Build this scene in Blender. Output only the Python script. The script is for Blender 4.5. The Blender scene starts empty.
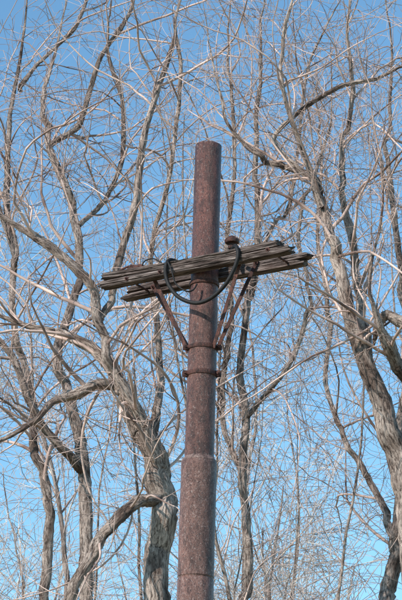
import bpy, math, random
import numpy as np
from mathutils import Vector, noise
random.seed(5)
rng=np.random.default_rng(23)
sc=bpy.context.scene
PITCH=math.radians(20); F=2219.0; CAMZ=1.6
cp,sp=math.cos(PITCH),math.sin(PITCH)

def ray(px,py):
    x=px-201.0; u=300.0-py
    return np.array([x, F*cp-u*sp, F*sp+u*cp])
def at_y(px,py,D):
    r=ray(px,py); t=D/r[1]
    return np.array([0,0,CAMZ])+r*t
def at_plane(px,py,P,n):
    r=ray(px,py); o=np.array([0,0,CAMZ])
    t=np.dot(P-o,n)/np.dot(r,n)
    return o+r*t

# ------------------------------------------------------------ camera / light
cam=bpy.data.cameras.new("camera"); co=bpy.data.objects.new("camera",cam)
sc.collection.objects.link(co); sc.camera=co
co.location=(0,0,CAMZ); co.rotation_euler=(math.radians(90)+PITCH,0,0)
cam.sensor_fit='VERTICAL'; cam.sensor_height=24; cam.lens=24*F/600.0
cam.clip_end=3000; cam.clip_start=0.1
cam.dof.use_dof=True; cam.dof.focus_distance=18.5; cam.dof.aperture_fstop=20.0

sunv=Vector((-0.72,-0.69,0)).normalized()
EL=math.radians(33)
sd=Vector((sunv.x*math.cos(EL),sunv.y*math.cos(EL),math.sin(EL)))
w=bpy.data.worlds.new("World"); sc.world=w; w.use_nodes=True
nt=w.node_tree; bg=nt.nodes["Background"]
st=nt.nodes.new("ShaderNodeTexSky"); st.sky_type='NISHITA'; st.sun_disc=False
st.sun_elevation=EL; st.sun_rotation=math.atan2(sd.x,sd.y)
st.air_density=1.0; st.dust_density=0.2; st.ozone_density=1.2
mx=nt.nodes.new("ShaderNodeMix"); mx.data_type='RGBA'; mx.blend_type='MULTIPLY'; mx.inputs[0].default_value=1
mx.inputs[7].default_value=(0.98,1.38,1.45,1); nt.links.new(st.outputs[0],mx.inputs[6])
nt.links.new(mx.outputs[2],bg.inputs[0]); bg.inputs[1].default_value=0.145
sl=bpy.data.lights.new("sun",'SUN'); sl.energy=5.0; sl.angle=math.radians(0.5); sl.color=(1,0.92,0.83)
so=bpy.data.objects.new("sun",sl); sc.collection.objects.link(so)
so.rotation_euler=(-sd).to_track_quat('-Z','Y').to_euler()
sc.view_settings.view_transform='Standard'; sc.view_settings.look='None'; sc.view_settings.exposure=0

# ------------------------------------------------------------ materials
def newmat(name):
    m=bpy.data.materials.new(name); m.use_nodes=True
    n=m.node_tree.nodes; l=m.node_tree.links
    return m,n,l,n["Principled BSDF"]
def ramp(n,stops):
    r=n.new("ShaderNodeValToRGB"); e=r.color_ramp.elements
    while len(e)<len(stops): e.new(0.5)
    for i,(p,c) in enumerate(stops):
        e[i].position=p; e[i].color=(*c,1)
    return r
def tex(n,l,src,scale,nscale,detail=6,rough=0.6):
    mp=n.new("ShaderNodeMapping"); mp.inputs['Scale'].default_value=scale
    l.new(src,mp.inputs[0]); t=n.new("ShaderNodeTexNoise")
    t.inputs['Scale'].default_value=nscale; t.inputs['Detail'].default_value=detail
    t.inputs['Roughness'].default_value=rough; l.new(mp.outputs[0],t.inputs[0]); return t
def mix(n,l,fac,a,b,mode='MIX'):
    m=n.new("ShaderNodeMix"); m.data_type='RGBA'; m.blend_type=mode
    for s,v in ((0,fac),(6,a),(7,b)):
        if isinstance(v,(int,float)): m.inputs[s].default_value=v
        elif isinstance(v,tuple): m.inputs[s].default_value=(*v,1)
        else: l.new(v,m.inputs[s])
    return m.outputs[2]

def bark_mat(name,pale,dark):
    """furrowed bark for trunks and limbs"""
    m,n,l,b=newmat(name)
    a=n.new("ShaderNodeAttribute"); a.attribute_name="bark"
    t1=tex(n,l,a.outputs['Vector'],(1,1,0.24),36,5,0.8)
    t2=tex(n,l,a.outputs['Vector'],(1,1,0.45),3.5,3,0.65)
    r1=ramp(n,[(0.40,dark),(0.48,tuple(x*0.5+y*0.5 for x,y in zip(pale,dark))),(0.57,pale)])
    l.new(t1.outputs[0],r1.inputs[0])
    r2=ramp(n,[(0.36,(0.36,0.31,0.29)),(0.5,(0.9,0.88,0.87)),(0.6,(1.25,1.25,1.25))]); l.new(t2.outputs[0],r2.inputs[0])
    c=mix(n,l,1.0,r1.outputs[0],r2.outputs[0],'MULTIPLY')
    l.new(c,b.inputs['Base Color']); b.inputs['Roughness'].default_value=0.8
    b.inputs['Specular IOR Level'].default_value=0.3
    bp=n.new("ShaderNodeBump"); bp.inputs['Strength'].default_value=1.0; bp.inputs['Distance'].default_value=0.06
    l.new(t1.outputs[0],bp.inputs['Height']); l.new(bp.outputs[0],b.inputs['Normal'])
    return m
def twig_mat(name,twig):
    """smooth young bark, tone varying from branch to branch"""
    m,n,l,b=newmat(name)
    a=n.new("ShaderNodeAttribute"); a.attribute_name="bark"
    t2=tex(n,l,a.outputs['Vector'],(1,1,0.45),3.5,2,0.65)
    r2=ramp(n,[(0.36,tuple(x*y for x,y in zip(twig,(0.34,0.29,0.28)))),(0.5,tuple(x*0.9 for x in twig)),(0.6,tuple(min(0.72,x*1.35) for x in twig))])
    l.new(t2.outputs[0],r2.inputs[0]); l.new(r2.outputs[0],b.inputs['Base Color'])
    b.inputs['Roughness'].default_value=0.75; b.inputs['Specular IOR Level'].default_value=0.3
    return m
M_bark=bark_mat("bark_pale",(0.68,0.55,0.47),(0.11,0.075,0.06)); M_tw=twig_mat("twig_bark_pale",(0.52,0.385,0.33))
M_bark2=bark_mat("bark_grey",(0.57,0.46,0.40),(0.09,0.063,0.052)); M_tw2=twig_mat("twig_bark_grey",(0.44,0.32,0.275))
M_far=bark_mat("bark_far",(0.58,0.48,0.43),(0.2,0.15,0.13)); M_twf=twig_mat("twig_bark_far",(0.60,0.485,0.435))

# ------------------------------------------------------------ batched branch tubes
class Acc:
    def __init__(s): s.V=[];s.Fc=[];s.B=[];s.M=[];s.n=0
    def add(s,P,R,k,mi=1):
        N,n,_=P.shape
        T=np.gradient(P,axis=1); T/=np.linalg.norm(T,axis=2,keepdims=True)+1e-9
        t0=T[:,0]; ref=np.where(np.abs(t0[:,2:3])>0.8,np.array([[1.,0,0]]),np.array([[0,0,1.]]))
        u=np.cross(t0,ref); u/=np.linalg.norm(u,axis=1,keepdims=True)+1e-9
        U=np.empty_like(P)
        for i in range(n):
            t=T[:,i]; u=u-(u*t).sum(1,keepdims=True)*t
            u/=np.linalg.norm(u,axis=1,keepdims=True)+1e-9; U[:,i]=u
        W=np.cross(T,U)
        ang=np.arange(k)*2*math.pi/k
        ca=np.cos(ang)[None,None,:,None]; sa=np.sin(ang)[None,None,:,None]
        if k>=10:
            tw=np.linspace(0,3,n)[None,:,None]
            lob=1+0.07*np.sin(3*ang[None,None,:]+tw+rng.uniform(0,6,(N,1,1)))+0.05*np.sin(5*ang[None,None,:]-tw+rng.uniform(0,6,(N,1,1)))
            Rk=R[:,:,None]*lob*(1+rng.normal(0,0.05,(N,n,k)))
        else: Rk=np.repeat(R[:,:,None],k,2)
        V=P[:,:,None,:]+Rk[...,None]*(U[:,:,None,:]*ca+W[:,:,None,:]*sa)
        seg=np.linalg.norm(np.diff(P,axis=1),axis=2); L=np.concatenate([np.zeros((N,1)),np.cumsum(seg,1)],1)
        off=rng.uniform(0,50,(N,1,1))
        B=np.stack([Rk*np.cos(ang)+off, Rk*np.sin(ang)+off*0.7, np.repeat(L[:,:,None],k,2)+off],3)
        idx=np.arange(N*n*k).reshape(N,n,k)+s.n
        a=idx[:,:-1,:]; b=np.roll(a,-1,2); d=idx[:,1:,:]; c=np.roll(d,-1,2)
        f=np.stack([a,b,c,d],3).reshape(-1,4)
        s.Fc.append(f); s.M.append(np.full(len(f),mi,np.int32))
        s.V.append(V.reshape(-1,3)); s.B.append(B.reshape(-1,3))
        s.n+=N*n*k
    def build(s,name,mats):
        V=np.concatenate(s.V).astype(np.float32); Fc=np.concatenate(s.Fc).astype(np.int32)
        me=bpy.data.meshes.new(name)
        me.vertices.add(len(V)); me.vertices.foreach_set("co",V.ravel())
        me.loops.add(Fc.size); me.loops.foreach_set("vertex_index",Fc.ravel())
        me.polygons.add(len(Fc)); me.polygons.foreach_set("loop_start",np.arange(len(Fc),dtype=np.int32)*4)
        me.polygons.foreach_set("loop_total",np.full(len(Fc),4,np.int32))
        for mt in mats: me.materials.append(mt)
        me.polygons.foreach_set("use_smooth",np.ones(len(Fc),bool))
        me.polygons.foreach_set("material_index",np.concatenate(s.M))
        a=me.attributes.new("bark",'FLOAT_VECTOR','POINT'); a.data.foreach_set("vector",np.concatenate(s.B).astype(np.float32).ravel())
        me.update()
        o=bpy.data.objects.new(name,me); sc.collection.objects.link(o)
        print(name,len(Fc)); return o

def unit(v): return v/(np.linalg.norm(v,axis=-1,keepdims=True)+1e-9)
def children(P,R,count,tr,Lr,ang,rf,n,wig,up,curv=0.1,taper=0.25,weights=None,rcap=9):
    N,n0,_=P.shape
    if weights is None:
        wt=rng.gamma(1.1,1.0,N)+0.15
        pi=rng.choice(N,count*N,p=wt/wt.sum())
    else: pi=rng.choice(N,count,p=weights/weights.sum())
    M=len(pi); t=rng.uniform(tr[0],tr[1],M)*(n0-1); i=np.minimum(t.astype(int),n0-2); f=(t-i)[:,None]
    p=P[pi,i]*(1-f)+P[pi,i+1]*f; r=R[pi,i]*(1-f[:,0])+R[pi,i+1]*f[:,0]
    T=unit(P[pi,i+1]-P[pi,i])
    q=unit(np.cross(T,rng.normal(size=(M,3))))
    a=rng.uniform(ang[0],ang[1],M)[:,None]
    d=unit(T*np.cos(a)+q*np.sin(a)+np.array([0,0,up])*0.6)
    L=rng.uniform(Lr[0],Lr[1],M)
    r0=np.minimum(r*rf*rng.uniform(0.6,1.1,M),rcap*rng.uniform(0.45,1,M))
    cv=rng.normal(size=(M,3))*curv+np.array([0,0,up*0.25])
    out=np.empty((M,n,3)); out[:,0]=p
    for j in range(1,n):
        kick=rng.normal(size=(M,3))*wig*np.where(rng.random((M,1))<0.3,2.2,0.6)
        d=unit(d+cv/n*4+kick)
        out[:,j]=out[:,j-1]+d*(L/(n-1))[:,None]
    rr=r0[:,None]*np.linspace(1,taper,n)[None]
    return out,rr

def catmull(K,n):
    K=np.array(K,float); K=np.vstack([2*K[0]-K[1],K,2*K[-1]-K[-2]])
    seg=len(K)-3; ts=np.linspace(0,seg-1e-6,n); out=[]
    for t in ts:
        i=int(t); u=t-i; a,b,c,d=K[i:i+4]
        out.append(0.5*((2*b)+(c-a)*u+(2*a-5*b+4*c-d)*u*u+(3*b-a-3*c+d)*u**3))
    return np.array(out)

def limb(pts,D,n=60,ground=False):
    K=[]
    for (x,y,wd,dy) in pts:
        P=at_y(x,y,D+dy); K.append([*P, 0.90*wd*np.linalg.norm(P-[0,0,CAMZ])/F/2])
    if ground:
        g=K[0]; x0,y0=g[0],g[1]; z0=g[2]; r0=g[3]
        K=[[x0*1.02,y0,-0.2,r0*1.5],[x0+0.1,y0-.05,z0*0.35,r0*1.18],[x0-0.05,y0,z0*0.7,r0*1.06]]+K
    C=catmull(K,n)
    Kn=np.array(K); tt=np.linspace(0,len(K)-1,n)
    Lin=np.stack([np.interp(tt,np.arange(len(K)),Kn[:,c]) for c in range(4)],1)
    C=0.6*C+0.4*Lin
    P=C[:,:3].copy(); R=np.maximum(C[:,3],0.004)
    seg=np.linalg.norm(np.diff(P,axis=0),axis=1).sum()
    s=np.linspace(0,seg,n)
    m=max(4,int(seg/0.5)); kx=np.sort(rng.uniform(0,seg,m))
    for c,am in ((0,0.028),(2,0.015),(1,0.06)):
        ky=rng.normal(0,am,m); P[:,c]+=np.interp(s,kx,ky)
    m2=max(6,int(seg/0.16)); kx=np.sort(rng.uniform(0,seg,m2)); P[:,0]+=np.interp(s,kx,rng.normal(0,0.006,m2))
    for _ in range(8):
        c=rng.uniform(0,seg); R*=1+rng.uniform(0.04,0.18)*np.exp(-((s-c)/rng.uniform(0.05,0.16))**2)
    R*=1-0.75*np.clip((np.linspace(0,1,n)-0.78)/0.22,0,1)
    return P,R

def make_tree(name,D,limbs,mats,dens=1.0,twig=1.0):
    A=Acc(); PP=[];RR=[];WW=[]
    for g,pts in limbs:
        P,R=limb(pts,D,n=150 if g else 100,ground=g)
        A.add(P[None],R[None],18,0)
        if len(P)==150:
            P=P[50:];R=R[50:]
        PP.append(P);RR.append(R); WW.append(np.linalg.norm(np.diff(P,axis=0),axis=1).sum())
    P=np.stack(PP);R=np.stack(RR);W=np.array(WW); tot=W.sum()
    s=D/27.0
    P1,R1=children(P,R,int(tot*2.2*dens),(0.08,1),(0.9*s,3.4*s),(0.45,1.2),0.55,18,0.10,0.20,0.26,0.22,W,0.032*s)
    A.add(P1,np.maximum(R1,0.004*s),6)
    P2,R2=children(P1,R1,4,(0.12,1),(0.4*s,1.7*s),(0.35,1.15),0.65,11,0.13,0.04,0.34,0.3,None,0.013*s)
    A.add(P2,np.maximum(R2,0.0034*s),4)
    Pm,Rm=children(P,R,int(tot*3.6*dens),(0.05,1),(0.3*s,1.4*s),(0.6,1.4),0.3,10,0.14,0.15,0.35,0.3,W,0.009*s)
    A.add(Pm,np.maximum(Rm,0.003*s),4)
    P3,R3=children(P2,np.maximum(R2,0.005*s),int(3*twig),(0.1,1),(0.2*s,0.95*s),(0.35,1.15),0.75,6,0.14,-0.03,0.38,0.5,None,0.0062*s)
    A.add(P3,np.maximum(R3,0.0026*s),3)
    P4,R4=children(Pm,np.maximum(Rm,0.005*s),3,(0.1,1),(0.2*s,0.8*s),(0.35,1.15),0.75,6,0.14,-0.03,0.38,0.5,None,0.0058*s)
    A.add(P4,np.maximum(R4,0.0026*s),3)
    return A.build(name,mats)
MA=(M_bark,M_tw); MB=(M_bark2,M_tw2); MF=(M_far,M_twf)

# ---- traced main trees
make_tree("bare_tree",27,[
 (True,[(160,640,27,0),(158,560,27,0),(160,500,29,0),(154,455,27,0),(137,420,21,.1),(120,385,17,.2),(98,352,13,.3),(60,332,12,.4),(20,325,10,.5),(-30,305,8,.5)]),
 (False,[(157,470,20,0),(143,425,14,-.2),(125,392,11,-.4),(108,360,9,-.5),(98,318,10,-.6),(84,275,10,-.6),(55,248,10,-.6),(25,228,11,-.6),(-20,205,11,-.6)]),
 (False,[(100,325,8,-.5),(112,290,8,-.4),(128,240,8,-.3),(136,190,8,-.2),(147,130,7,-.1),(160,80,6,0),(172,40,6,.1),(182,-20,5,.1)]),
 (False,[(125,390,11,.2),(100,384,11,.1),(75,395,9,0),(52,402,8,0),(30,425,6,-.2),(2,440,4,-.3),(-25,430,4,-.3)]),
 (False,[(150,440,12,.1),(160,380,8,.5),(158,310,6,.6),(150,250,5,.6),(168,180,5,.5),(178,100,4,.4),(175,20,4,.4),(190,-30,3,.4)]),
 (False,[(160,500,13,0),(140,502,13,-.3),(118,520,13,-.5),(95,548,12,-.6),(72,590,12,-.7),(60,640,12,-.7)]),
],MA,1.0)
make_tree("bare_tree",30,[
 (True,[(86,640,14,0),(87,560,14,0),(84,490,14,0),(78,440,13,0),(66,390,11,.1),(58,350,11,.2),(70,300,9,.3),(80,262,9,.3),(72,200,9,.3),(50,150,8,.3),(44,100,7,.4),(56,50,6,.4),(66,-20,5,.4)]),
 (False,[(50,150,6,.3),(80,120,6,.2),(100,60,5,.1),(128,20,4,.1),(140,-20,4,.1)]),
 (False,[(78,225,6,.2),(104,200,5,.4),(122,160,5,.5),(122,100,4,.5),(108,50,4,.5),(112,-20,3,.5)]),
 (False,[(82,470,10,0),(60,450,9,-.4),(40,425,8,-.5),(26,395,8,-.6),(12,350,7,-.6),(-20,320,6,-.6)]),
],MB,0.9)
make_tree("bare_tree",25,[
 (True,[(420,640,25,0),(412,540,26,0),(402,470,26,0),(384,410,23,0),(366,365,19,0),(352,325,16,0),(343,285,14,.1),(333,245,12,.1),(324,205,10,.2),(312,178,8,.2),(285,165,7,.3),(255,152,6,.4),(228,122,5,.4),(214,60,4,.4),(205,0,3,.4)]),
 (False,[(324,205,7,.1),(308,160,6,0),(290,115,5,-.2),(280,70,4,-.3),(285,20,4,-.3),(300,-30,3,-.3)]),
 (False,[(366,365,10,.1),(362,310,8,.4),(352,260,8,.5),(342,210,7,.6),(341,150,6,.6),(350,90,5,.6),(345,30,4,.6),(352,-30,4,.6)]),
 (False,[(420,395,13,.4),(402,372,14,.2),(388,348,13,0),(378,330,8,-.1),(368,300,4,-.2),(372,260,3,-.3),(384,225,3,-.3)]),
 (False,[(425,325,13,-.3),(398,319,12,-.2),(384,318,10,-.1),(376,326,9,.0),(370,350,10,.1)]),
 (False,[(312,178,5,.2),(275,140,5,.2),(300,112,5,.1),(340,88,5,0),(378,75,4,-.1),(425,62,4,-.2)]),
],MA,1.0)
make_tree("bare_tree",33,[
 (True,[(244,640,10,0),(246,560,10,0),(244,480,9,0),(246,420,9,0),(240,370,8,0),(246,310,7,0),(255,250,7,0),(256,180,6,0),(258,110,6,.1),(262,50,5,.1),(262,-30,5,.1)]),
 (False,[(243,480,6,0),(226,440,6,.3),(222,380,6,.4),(232,320,5,.5),(228,250,5,.5),(236,160,4,.5),(228,60,4,.5),(235,-20,3,.5)]),
 (False,[(246,420,6,0),(275,385,5,-.3),(300,345,5,-.4),(310,300,4,-.5),(300,240,4,-.5),(312,180,4,-.5),(330,120,3,-.4),(330,40,3,-.4)]),
 (False,[(246,310,5,0),(270,235,4,.3),(290,200,4,.3),(300,130,3,.3),(310,60,3,.3),(345,-10,3,.3)]),
],MB,0.85)
make_tree("bare_tree",36,[
 (True,[(385,640,18,0),(388,590,17,0),(396,540,16,0),(404,490,14,0),(398,430,11,0),(410,350,9,0),(398,250,7,0),(388,150,6,0),(392,60,5,0),(380,-30,4,0)]),
 (False,[(396,540,9,0),(370,480,7,.2),(345,440,6,.3),(325,380,5,.4),(330,310,5,.4),(318,240,4,.4),(322,150,4,.4),(312,60,3,.4)]),
],MB,0.8)
make_tree("bare_tree",32,[
 (True,[(40,640,11,0),(44,570,11,0),(48,500,10,0),(36,450,9,0),(30,400,8,0),(18,340,7,0),(14,260,7,0),(6,190,7,0),(12,110,6,0),(22,50,6,0),(30,-30,5,0)]),
 (False,[(14,260,5,0),(-5,200,5,0),(-15,120,4,0),(-10,30,4,0)]),
 (False,[(20,90,5,0),(45,60,4,0),(75,30,4,0),(95,-20,3,0)]),
],MB,0.8)

def saplings():
    A=Acc(); N=15; n=34
    ys=rng.uniform(26,38,N); xs=rng.uniform(-0.13,0.13,N)*ys
    P=np.empty((N,n,3)); R=np.empty((N,n))
    for i in range(N):
        H=rng.uniform(11,17); z=np.linspace(-0.2,H,n); ln=rng.normal(0,0.09,2); ph=rng.uniform(0,6,3)
        P[i,:,0]=xs[i]+ln[0]*z+0.12*np.sin(z*0.5+ph[0])+0.04*np.sin(z*1.7+ph[1])+rng.normal(0,0.012,n)
        P[i,:,1]=ys[i]+ln[1]*z; P[i,:,2]=z
        R[i]=rng.uniform(0.025,0.05)*np.linspace(1,0.12,n)
    A.add(P,R,8,0)
    P1,R1=children(P,R,14,(0.4,1),(0.8,2.4),(0.35,0.9),0.5,12,0.09,0.3,0.2,0.3); A.add(P1,np.maximum(R1,0.004),4)
    P2,R2=children(P1,np.maximum(R1,0.006),5,(0.15,1),(0.3,1.2),(0.3,1.0),0.7,7,0.12,0.1,0.3,0.5,None,0.007); A.add(P2,np.maximum(R2,0.003),3)
    A.build("young_trees",MA)
saplings()

def wood():
    A=Acc()
    N=24
    ys=rng.uniform(42,72,N); xs=(np.arange(N)/(N-1)-0.5+rng.normal(0,0.03,N))*0.3*ys; rng.shuffle(ys)
    n=40; P=np.empty((N,n,3)); R=np.empty((N,n)); H=rng.uniform(12,19,N)+ (ys-42)*0.12
    for i in range(N):
        z=np.linspace(-0.2,H[i],n); ph=rng.uniform(0,6,4); ln=rng.normal(0,0.08,2)
        P[i,:,0]=xs[i]+ln[0]*z+0.25*np.sin(z*0.4+ph[0])+0.07*np.sin(z*1.3+ph[1])+rng.normal(0,0.02,n)
        P[i,:,1]=ys[i]+ln[1]*z+0.25*np.sin(z*0.4+ph[2])
        P[i,:,2]=z; R[i]=rng.uniform(0.07,0.17)*np.linspace(1,0.12,n)
    A.add(P,R,8,0)
    P1,R1=children(P,R,19,(0.3,1),(2,5),(0.4,1.0),0.5,14,0.10,0.3,0.2,0.2); A.add(P1,R1,5)
    P2,R2=children(P1,R1,5,(0.15,1),(1,3),(0.4,1.1),0.6,9,0.13,0.15,0.3,0.25); A.add(P2,np.maximum(R2,0.007),4)
    P3,R3=children(P2,np.maximum(R2,0.010),5,(0.1,1),(0.5,1.8),(0.3,1.0),0.8,6,0.13,0.05,0.3,0.5,None,0.012); A.add(P3,np.maximum(R3,0.006),3)
    return A.build("distant_trees",MF)
wood()

# ------------------------------------------------------------ ground
m,n,l,b=newmat("dry_grass")
tc=n.new("ShaderNodeTexCoord"); t=tex(n,l,tc.outputs['Object'],(1,1,1),0.8,6,0.7)
r=ramp(n,[(0.3,(0.08,0.07,0.035)),(0.55,(0.22,0.17,0.09)),(0.75,(0.32,0.26,0.15))]); l.new(t.outputs[0],r.inputs[0])
l.new(r.outputs[0],b.inputs['Base Color']); b.inputs['Roughness'].default_value=0.95
me=bpy.data.meshes.new("ground"); G=40; S=1500
vs=[];fs=[]
for i in range(G+1):
    for j in range(G+1):
        x=-S+2*S*i/G; y=-S+2*S*j/G; vs.append((x,y,0))
for i in range(G):
    for j in range(G):
        a=i*(G+1)+j; fs.append((a,a+G+1,a+G+2,a+1))
me.from_pydata(vs,[],fs); me.materials.append(m)
sc.collection.objects.link(bpy.data.objects.new("ground",me))

# ------------------------------------------------------------ pole
DP=17.0
Ptop=at_y(208.5,146,DP); Plow=at_y(195,600,DP)
ax=unit(Ptop-Plow)
Pb=Plow-ax*(Plow[2]/ax[2])
H=np.linalg.norm(Ptop-Pb)
def along(py):
    x=195+(600-py)/(454.0)*13.5
    P=at_y(x,py,DP); return float(np.dot(P-Pb,ax))
root=bpy.data.objects.new("utility_pole",None); sc.collection.objects.link(root); root.location=Pb
root.empty_display_size=0.5

def rust_mat(name,light,mid,dark,speck,rough=0.5,axisz=0.35,spec=0.5,sp_amt=0.7,lo=0.56):
    m,n,l,b=newmat(name)
    tc=n.new("ShaderNodeTexCoord")
    t1=tex(n,l,tc.outputs['Object'],(1,1,axisz),24,9,0.82)
    t2=tex(n,l,tc.outputs['Object'],(1,1,0.7),62,7,0.9)
    t3=tex(n,l,tc.outputs['Object'],(1,1,0.30),5,7,0.72)
    t4=tex(n,l,tc.outputs['Object'],(1,1,0.75),105,4,0.75)
    r1=ramp(n,[(0.39,dark),(0.5,mid),(0.61,light)]); l.new(t1.outputs[0],r1.inputs[0])
    r2=ramp(n,[(lo,(0,0,0)),(lo+0.07,(1,1,1))]); l.new(t2.outputs[0],r2.inputs[0])
    r3=ramp(n,[(0.38,(0.48,0.42,0.41)),(0.5,(0.88,0.84,0.82)),(0.62,(1.28,1.22,1.18))]); l.new(t3.outputs[0],r3.inputs[0])
    r4=ramp(n,[(0.40,(0.2,0.15,0.15)),(0.47,(1,1,1))]); l.new(t4.outputs[0],r4.inputs[0])
    c=mix(n,l,1.0,r1.outputs[0],r3.outputs[0],'MULTIPLY')
    c=mix(n,l,1.0,c,r4.outputs[0],'MULTIPLY')
    mm=n.new("ShaderNodeMath"); mm.operation='MULTIPLY'; mm.inputs[1].default_value=sp_amt; l.new(r2.outputs[0],mm.inputs[0])
    c=mix(n,l,mm.outputs[0],c,speck)
    l.new(c,b.inputs['Base Color'])
    b.inputs['Roughness'].default_value=rough; b.inputs['Specular IOR Level'].default_value=spec
    bp=n.new("ShaderNodeBump"); bp.inputs['Strength'].default_value=0.8; bp.inputs['Distance'].default_value=0.006
    ad=n.new("ShaderNodeMath"); l.new(t1.outputs[0],ad.inputs[0]); l.new(t2.outputs[0],ad.inputs[1])
    ad2=n.new("ShaderNodeMath"); l.new(ad.outputs[0],ad2.inputs[0]); l.new(t4.outputs[0],ad2.inputs[1])
    l.new(ad2.outputs[0],bp.inputs['Height']); l.new(bp.outputs[0],b.inputs['Normal'])
    return m
M_top=rust_mat("rusted_paint_maroon",(0.195,0.074,0.056),(0.12,0.039,0.029),(0.045,0.014,0.011),(0.46,0.35,0.31),0.38)
M_mid=rust_mat("rusted_paint_grey",(0.23,0.105,0.08),(0.15,0.061,0.046),(0.058,0.022,0.017),(0.48,0.38,0.34),0.42)
M_low=rust_mat("rusted_paint_faded",(0.275,0.15,0.12),(0.19,0.093,0.073),(0.078,0.035,0.027),(0.54,0.44,0.40),0.42,lo=0.55)
M_weld=rust_mat("bare_weld",(0.42,0.32,0.28),(0.28,0.18,0.15),(0.12,0.065,0.05),(0.6,0.5,0.45),0.5)
M_iron=rust_mat("rusty_iron",(0.16,0.062,0.045),(0.09,0.034,0.025),(0.03,0.012,0.009),(0.2,0.12,0.09),0.6,0.6,0.4,0.4)
M_cable,n_,l_,b_=newmat("black_cable"); 
tc=n_.new("ShaderNodeTexCoord"); t=tex(n_,l_,tc.outputs['Object'],(1,1,1),60,4)
r=ramp(n_,[(0.3,(0.006,0.006,0.007)),(0.8,(0.022,0.02,0.02))]); l_.new(t.outputs[0],r.inputs[0]); l_.new(r.outputs[0],b_.inputs['Base Color'])
b_.inputs['Roughness'].default_value=0.65; b_.inputs['Specular IOR Level'].default_value=0.3

axv=Vector(ax); e1=axv.cross(Vector((0,1,0))).normalized(); e2=axv.cross(e1).normalized()
def add_mesh(name,vs,fs,mat,smooth=True,parent=root):
    me=bpy.data.meshes.new(name); me.from_pydata([tuple(v) for v in vs],[],fs)
    me.materials.append(mat)
    if smooth:
        for p in me.polygons: p.use_smooth=True
    me.update()
    o=bpy.data.objects.new(name,me); sc.collection.objects.link(o); o.parent=parent
    return o
def lathe(name,prof,mat,k=64,nz=0.0,sharp=True):
    vs=[];fs=[]
    for (s,r) in prof:
        for j in range(k):
            a=2*math.pi*j/k
            p=axv*s+(e1*math.cos(a)+e2*math.sin(a))*r
            if nz: p+= (e1*math.cos(a)+e2*math.sin(a))*nz*(noise.noise(Vector((math.cos(a)*2,math.sin(a)*2,s*6)))+0.4*noise.noise(Vector((math.cos(a)*6,math.sin(a)*6,s*20))))
            vs.append(p)
    for i in range(len(prof)-1):
        for j in range(k):
            a=i*k+j; b2=i*k+(j+1)%k; fs.append((a,b2,b2+k,a+k))
    o=add_mesh(name,vs,fs,mat)
    if sharp:
        o.data.set_sharp_from_angle(angle=math.radians(40))
    return o
def seg(s0,s1,r0,r1,step=0.05):
    n=max(2,int((s1-s0)/step)); return [(s0+(s1-s0)*i/n,r0+(r1-r0)*i/n) for i in range(n+1)]
sJ=along(463); sJ2=along(579); sT=along(146)
rT,rM,rL=0.110,0.116,0.142
sMid=along(305)
lathe("upper_tube",seg(sMid,sT-0.006,0.1125,rT)+[(sT-0.002,rT-0.002),(sT,rT-0.005),(sT,rT-0.014),(sT-0.02,rT-0.016),(sT-0.6,rT-0.016)],M_top,nz=0.002)
lathe("middle_tube",seg(sJ+0.03,sMid,0.1175,0.1155)+[(sMid+0.004,0.1135),(sMid+0.006,0.107)],M_mid,nz=0.002)
lathe("lower_tube",seg(sJ2+0.012,sJ,rL+0.001,rL)+[(sJ+0.006,rL-0.003)],M_low,nz=0.002)
lathe("swaged_shoulder",[(sJ+0.004,rL-0.004),(sJ+0.008,rL-0.002),(sJ+0.016,rL-0.004),(sJ+0.026,0.130),(sJ+0.036,0.122),(sJ+0.044,0.119),(sJ+0.047,0.112)],M_weld,nz=0.004)
lathe("base_tube",[(-0.3,0.16)]+seg(0,sJ2-0.012,0.16,rL+0.001,0.2)+[(sJ2-0.006,rL-0.003),(sJ2,rL-0.006),(sJ2+0.006,rL-0.004),(sJ2+0.013,rL-0.001)],M_low,nz=0.001)
def band(name,s,r,h):
    prof=[(s-h/2,r-0.01),(s-h/2,r+0.006),(s-h/2+0.004,r+0.008),(s+h/2-0.004,r+0.008),(s+h/2,r+0.006),(s+h/2,r-0.01)]
    lathe(name,prof,M_iron,k=48)

yaw=math.radians(30)
d=Vector((math.cos(yaw),-math.sin(yaw),0)); nb=Vector((math.sin(yaw),math.cos(yaw),0)); up=Vector((0,0,1))
A0=axv*along(271)
def box(name,c,ex,ey,ez,hx,hy,hz,mat,bev=0.003):
    vs=[];
    for sx in(-1,1):
        for sy in(-1,1):
            for sz in(-1,1): vs.append(c+ex*hx*sx+ey*hy*sy+ez*hz*sz)
    fs=[(0,1,3,2),(4,6,7,5),(0,4,5,1),(2,3,7,6),(0,2,6,4),(1,5,7,3)]
    o=add_mesh(name,vs,fs,mat,False)
    if bev:
        mo=o.modifiers.new("bevel",'BEVEL'); mo.width=bev; mo.segments=2
    return o
def rod(name,pts,r,mat,k=10,cap=True,parent=root):
    pts=[Vector(p) for p in pts]; vs=[];fs=[]
    t=(pts[1]-pts[0]).normalized(); u=t.cross(Vector((0.3,0.2,1))).normalized()
    for i,p in enumerate(pts):
        t=(pts[min(i+1,len(pts)-1)]-pts[max(i-1,0)]).normalized()
        u=(u-t*u.dot(t)).normalized(); w2=t.cross(u)
        rr=r[i] if isinstance(r,(list,tuple)) else r
        for j in range(k):
            a=2*math.pi*j/k; vs.append(p+(u*math.cos(a)+w2*math.sin(a))*rr)
    for i in range(len(pts)-1):
        for j in range(k):
            a=i*k+j;b2=i*k+(j+1)%k; fs.append((a,b2,b2+k,a+k))
    if cap:
        fs.append(tuple(range(k))[::-1]); fs.append(tuple((len(pts)-1)*k+j for j in range(k)))
    o=add_mesh(name,vs,fs,mat); o.data.set_sharp_from_angle(angle=math.radians(50)); return o

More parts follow.
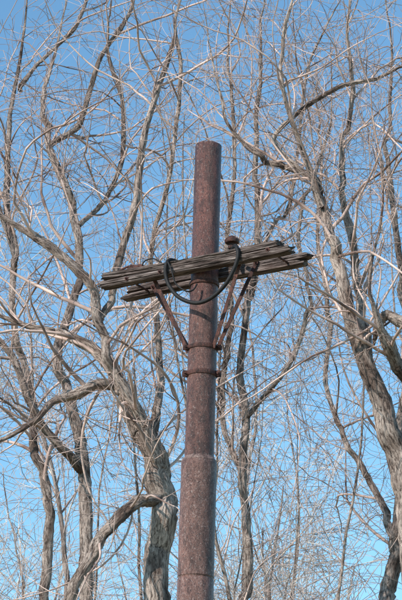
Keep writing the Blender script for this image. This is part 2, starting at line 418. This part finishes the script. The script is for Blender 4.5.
def wood_mat():
    m,n,l,b=newmat("weathered_wood")
    a=n.new("ShaderNodeAttribute"); a.attribute_name="grain"
    t1=tex(n,l,a.outputs['Vector'],(0.05,1,1),90,9,0.72)
    t2=tex(n,l,a.outputs['Vector'],(0.25,1,1),12,5,0.6)
    r1=ramp(n,[(0.40,(0.020,0.015,0.013)),(0.48,(0.10,0.078,0.070)),(0.57,(0.21,0.172,0.158)),(0.69,(0.42,0.365,0.34))]); l.new(t1.outputs[0],r1.inputs[0])
    r2=ramp(n,[(0.35,(0.5,0.43,0.40)),(0.62,(1.15,1.14,1.13))]); l.new(t2.outputs[0],r2.inputs[0])
    l.new(mix(n,l,1.0,r1.outputs[0],r2.outputs[0],'MULTIPLY'),b.inputs['Base Color'])
    b.inputs['Roughness'].default_value=0.9; b.inputs['Specular IOR Level'].default_value=0.2
    bp=n.new("ShaderNodeBump"); bp.inputs['Strength'].default_value=1; bp.inputs['Distance'].default_value=0.006
    l.new(t1.outputs[0],bp.inputs['Height']); l.new(bp.outputs[0],b.inputs['Normal']); return m
M_wood=wood_mat()

def arm(name,C,L,hgt,thk,planks,seed):
    vs=[];fs=[];gr=[]
    for si,(z0,z1,tl,tr,ll,lr,pr) in enumerate(planks):
        h=z1-z0; zc=(z0+z1)/2-hgt/2; x0=-L/2+tl; x1=L/2-tr
        n=260; k=56; base=len(vs); off=seed*7.3+si*3.1
        for i in range(n+1):
            t=i/n; x=x0+(x1-x0)*t
            lz=ll*max(0,1-t*2.6)**1.6+lr*max(0,1-(1-t)*4)**1.6
            endf=min(t,1-t)*(x1-x0)
            for j in range(k):
                a=2*math.pi*(j+0.5)/k; ca,sa=math.cos(a),math.sin(a)
                q=max(abs(ca),abs(sa)); cx=max(-1,min(1,ca/q)); sx=max(-1,min(1,sa/q))
                cr=1-0.10*(abs(cx)*abs(sx))**8
                yy=cx*thk/2*cr+pr; zz=sx*h/2*cr
                g=noise.noise(Vector((x*0.7+off,yy*24+off,zz*24)))
                g2=noise.noise(Vector((x*1.8+off,yy*60,zz*60+off)))
                crack=max(0,1-abs(g)/0.06)*0.015+max(0,1-abs(g2)/0.08)*0.005
                rough=0.003*noise.noise(Vector((x*7+off,yy*50,zz*50)))
                wear=0.010*max(0,noise.noise(Vector((x*3.3+off,zz*12,yy*12)))-0.1)
                k2=crack+wear-rough
                if abs(cx)>=abs(sx): yy-=math.copysign(k2,cx)
                else: zz-=math.copysign(k2*0.8,sx)
                if endf<0.12:
                    f=1-endf/0.12
                    zz*=1-0.15*f*f
                rag=(0.05*noise.noise(Vector((zz*45+off,yy*30,off)))) * max(0,1-endf/0.25)*(1 if t>0.5 else -1)
                bow=0.008*math.sin(x*2.0+si+seed)
                vs.append(C+d*(x+rag)+nb*yy+up*(zz+zc+lz+bow)); gr.append((x+off,yy+si*0.7,zz+zc))
        for i in range(n):
            for j in range(k):
                a=base+i*k+j;b2=base+i*k+(j+1)%k; fs.append((a,b2,b2+k,a+k))
        fs.append(tuple(base+j for j in range(k))[::-1]); fs.append(tuple(base+n*k+j for j in range(k)))
    o=add_mesh(name,vs,fs,M_wood,True); o.data.set_sharp_from_angle(angle=math.radians(30))
    at=o.data.attributes.new("grain",'FLOAT_VECTOR','POINT'); at.data.foreach_set("vector",np.array(gr,np.float32).ravel())
    return o
TH=0.095; OFF=0.116+TH/2+0.004
Cf=A0-nb*OFF; Cr=A0+nb*OFF
arm("front_crossarm",Cf,1.77,0.124,TH,[(0,0.060,0.0,0.0,0,0,0.0),(0.067,0.124,0.01,0.10,0.016,0.0,0.007)],3)
arm("rear_crossarm",Cr,1.76,0.10,TH,[(0,0.046,0.0,0.05,-0.0,0,0.003),(0.051,0.10,0.05,0.0,0.0,0.006,0.0)],8)
def bolt(name,P,axis,r=0.013,ln=0.03):
    rod(name+"_washer",[P,P+axis*0.006],r*1.9,M_iron,16)
    rod(name,[P+axis*0.006,P+axis*0.006+axis*ln*0.5],r,M_iron,6)
    rod(name+"_stud",[P+axis*0.006,P+axis*(0.01+ln)],r*0.5,M_iron,8)
for nm,a in (("bolt_left",-0.62),("bolt_right",0.70),("bolt_centre_left",-0.30)):
    bolt(nm,Cf-nb*(TH/2-0.004)+d*a-up*0.02,-nb,0.010,0.02)
rod("spacer_bolt_right",[Cf+d*0.70-up*0.02,Cr+d*0.70-up*0.02],0.009,M_iron)
rod("spacer_bolt_left",[Cf-d*0.62-up*0.02,Cr-d*0.62-up*0.02],0.009,M_iron)
s1=along(349); s2=along(375)
band("upper_band",s1,0.117,0.032); band("lower_band",s2,0.117,0.036)
band("arm_band",along(285),0.1155,0.03)
for nm,s,h in (("upper_lug",s1,0.018),("lower_lug",s2,0.024)):
    for side,sg in (("left",-1),("right",1)):
        ld=(Vector((1,0,0))*sg-Vector((0,0.25,0))).normalized()
        c=axv*s+ld*(0.117+0.018); q=axv.cross(ld).normalized()
        box(f"{nm}_{side}_a",c+q*0.014,ld,q,axv,0.024,0.004,h,M_iron,0.001)
        box(f"{nm}_{side}_b",c-q*0.014,ld,q,axv,0.024,0.004,h,M_iron,0.001)
        rod(f"{nm}_{side}_bolt",[c+ld*.008-q*0.04,c+ld*.008+q*0.04],0.008,M_iron,6)
        rod(f"{nm}_{side}_nut",[c+ld*.008-q*0.032,c+ld*.008-q*0.020],0.015,M_iron,6)
def brace(name,P,Q,nrm):
    t=(Q-P).normalized(); wv=t.cross(nrm).normalized(); nn=wv.cross(t)
    box(name,(P+Q)/2,t,wv,nn,(Q-P).length/2+0.02,0.0165,0.0045,M_iron,0.0015)
    bolt(name+"_bolt",Q-nrm*0.006,-nrm,0.011,0.02)
fl=axv*s1+(-d)*0.125-nb*0.03; fr_=axv*s1+d*0.125-nb*0.03
hb=Cf+nb*(TH/2+0.006)
brace("front_brace_left",fl,hb-d*0.42-up*0.02,nb)
brace("front_brace_right",fr_,hb+d*0.40-up*0.02,nb)
hr=Cr-nb*(TH/2+0.008)
brace("rear_brace_left",axv*s1-d*0.125+nb*0.03,hr-d*0.56-up*0.0,nb)
brace("rear_brace_right",axv*s1+d*0.125+nb*0.03,hr+d*0.42+up*0.03,nb)

def insulator(name,P,s=1.0,mat=M_iron):
    prof=[(0,0.014),(0.03,0.014),(0.035,0.028),(0.05,0.03),(0.055,0.02),(0.075,0.022),(0.08,0.05),(0.095,0.056),(0.11,0.05),(0.118,0.03),(0.13,0.026),(0.135,0.016),(0.137,0.001)]
    rod(name,[P+up*a*s for a,_ in prof],[r*s for _,r in prof],mat,24)
nF=np.array(nb); Bp=np.array(Pb)
def cpt(x,y,b):
    P=at_plane(x,y,np.array(A0)+Bp+nF*b,nF); return Vector(P-Bp)
pi_=cpt(232,240,0.0)
insulator("pin_insulator",pi_-up*0.115,1.1)
rod("insulator_bracket",[Cf+(pi_-A0).dot(d)*d+up*0.045,Cr+(pi_-A0).dot(d)*d+up*0.045],0.014,M_iron,8)
rod("insulator_pin",[pi_-up*0.20,pi_-up*0.10],0.013,M_iron,8)
top=Cf+up*0.06
rod("pin_stub_left",[top-d*0.62-up*0.02,top-d*0.62+up*0.03,top-d*0.6+up*0.055],0.012,M_iron)
rod("wire_hook_left",[Vector(c) for c in catmull([list(top-d*0.76),list(top-d*0.7+up*0.03),list(top-d*0.62+up*0.045),list(top-d*0.54+up*0.03),list(top-d*0.5)],24)],0.009,M_iron)
rod("bracket_left",[top-d*0.66,top-d*0.63+up*0.02,top-d*0.52+up*0.03,top-d*0.47],0.016,M_iron,6)
rod("tie_wire_left",[Vector(c) for c in catmull([list(top-d*0.5),list(top-d*0.47+up*0.05-nb*0.02),list(top-d*0.4+up*0.07),list(top-d*0.33+up*0.03),list(top-d*0.3)],24)],0.006,M_cable)
rod("bent_rod_right",[Vector(c) for c in catmull([list(Cr+up*0.04+d*0.5),list(Cr+up*0.065+d*0.55),list(Cr+up*0.06+d*0.66),list(Cr+up*0.045+d*0.8)],20)],0.007,M_iron)

b0=-(OFF+TH/2+0.02)
K=[cpt(178,262,-0.06),cpt(170,260,b0+0.05),cpt(166,265,b0),cpt(166,276,b0),cpt(170,287,b0),cpt(180,298,b0),cpt(196,303,b0+0.01),cpt(211,298,b0+0.01),cpt(225,285,b0),cpt(234,269,b0),cpt(238,256,b0),cpt(237,248,b0+0.015),cpt(235,246,b0+0.09),cpt(232,250,-0.04)]
C=catmull([list(k) for k in K],90)
rod("cable_loop",[Vector(c) for c in C],0.0165,M_cable,12)
K=[cpt(168,262,b0-0.012),cpt(172,272,b0-0.02),cpt(176,284,b0-0.01),cpt(186,291,b0+0.0),cpt(193,290,b0+0.04),cpt(197,284,b0+0.07)]
C=catmull([list(k) for k in K],40)
rod("thin_wire",[Vector(c) for c in C],0.007,M_cable,8)
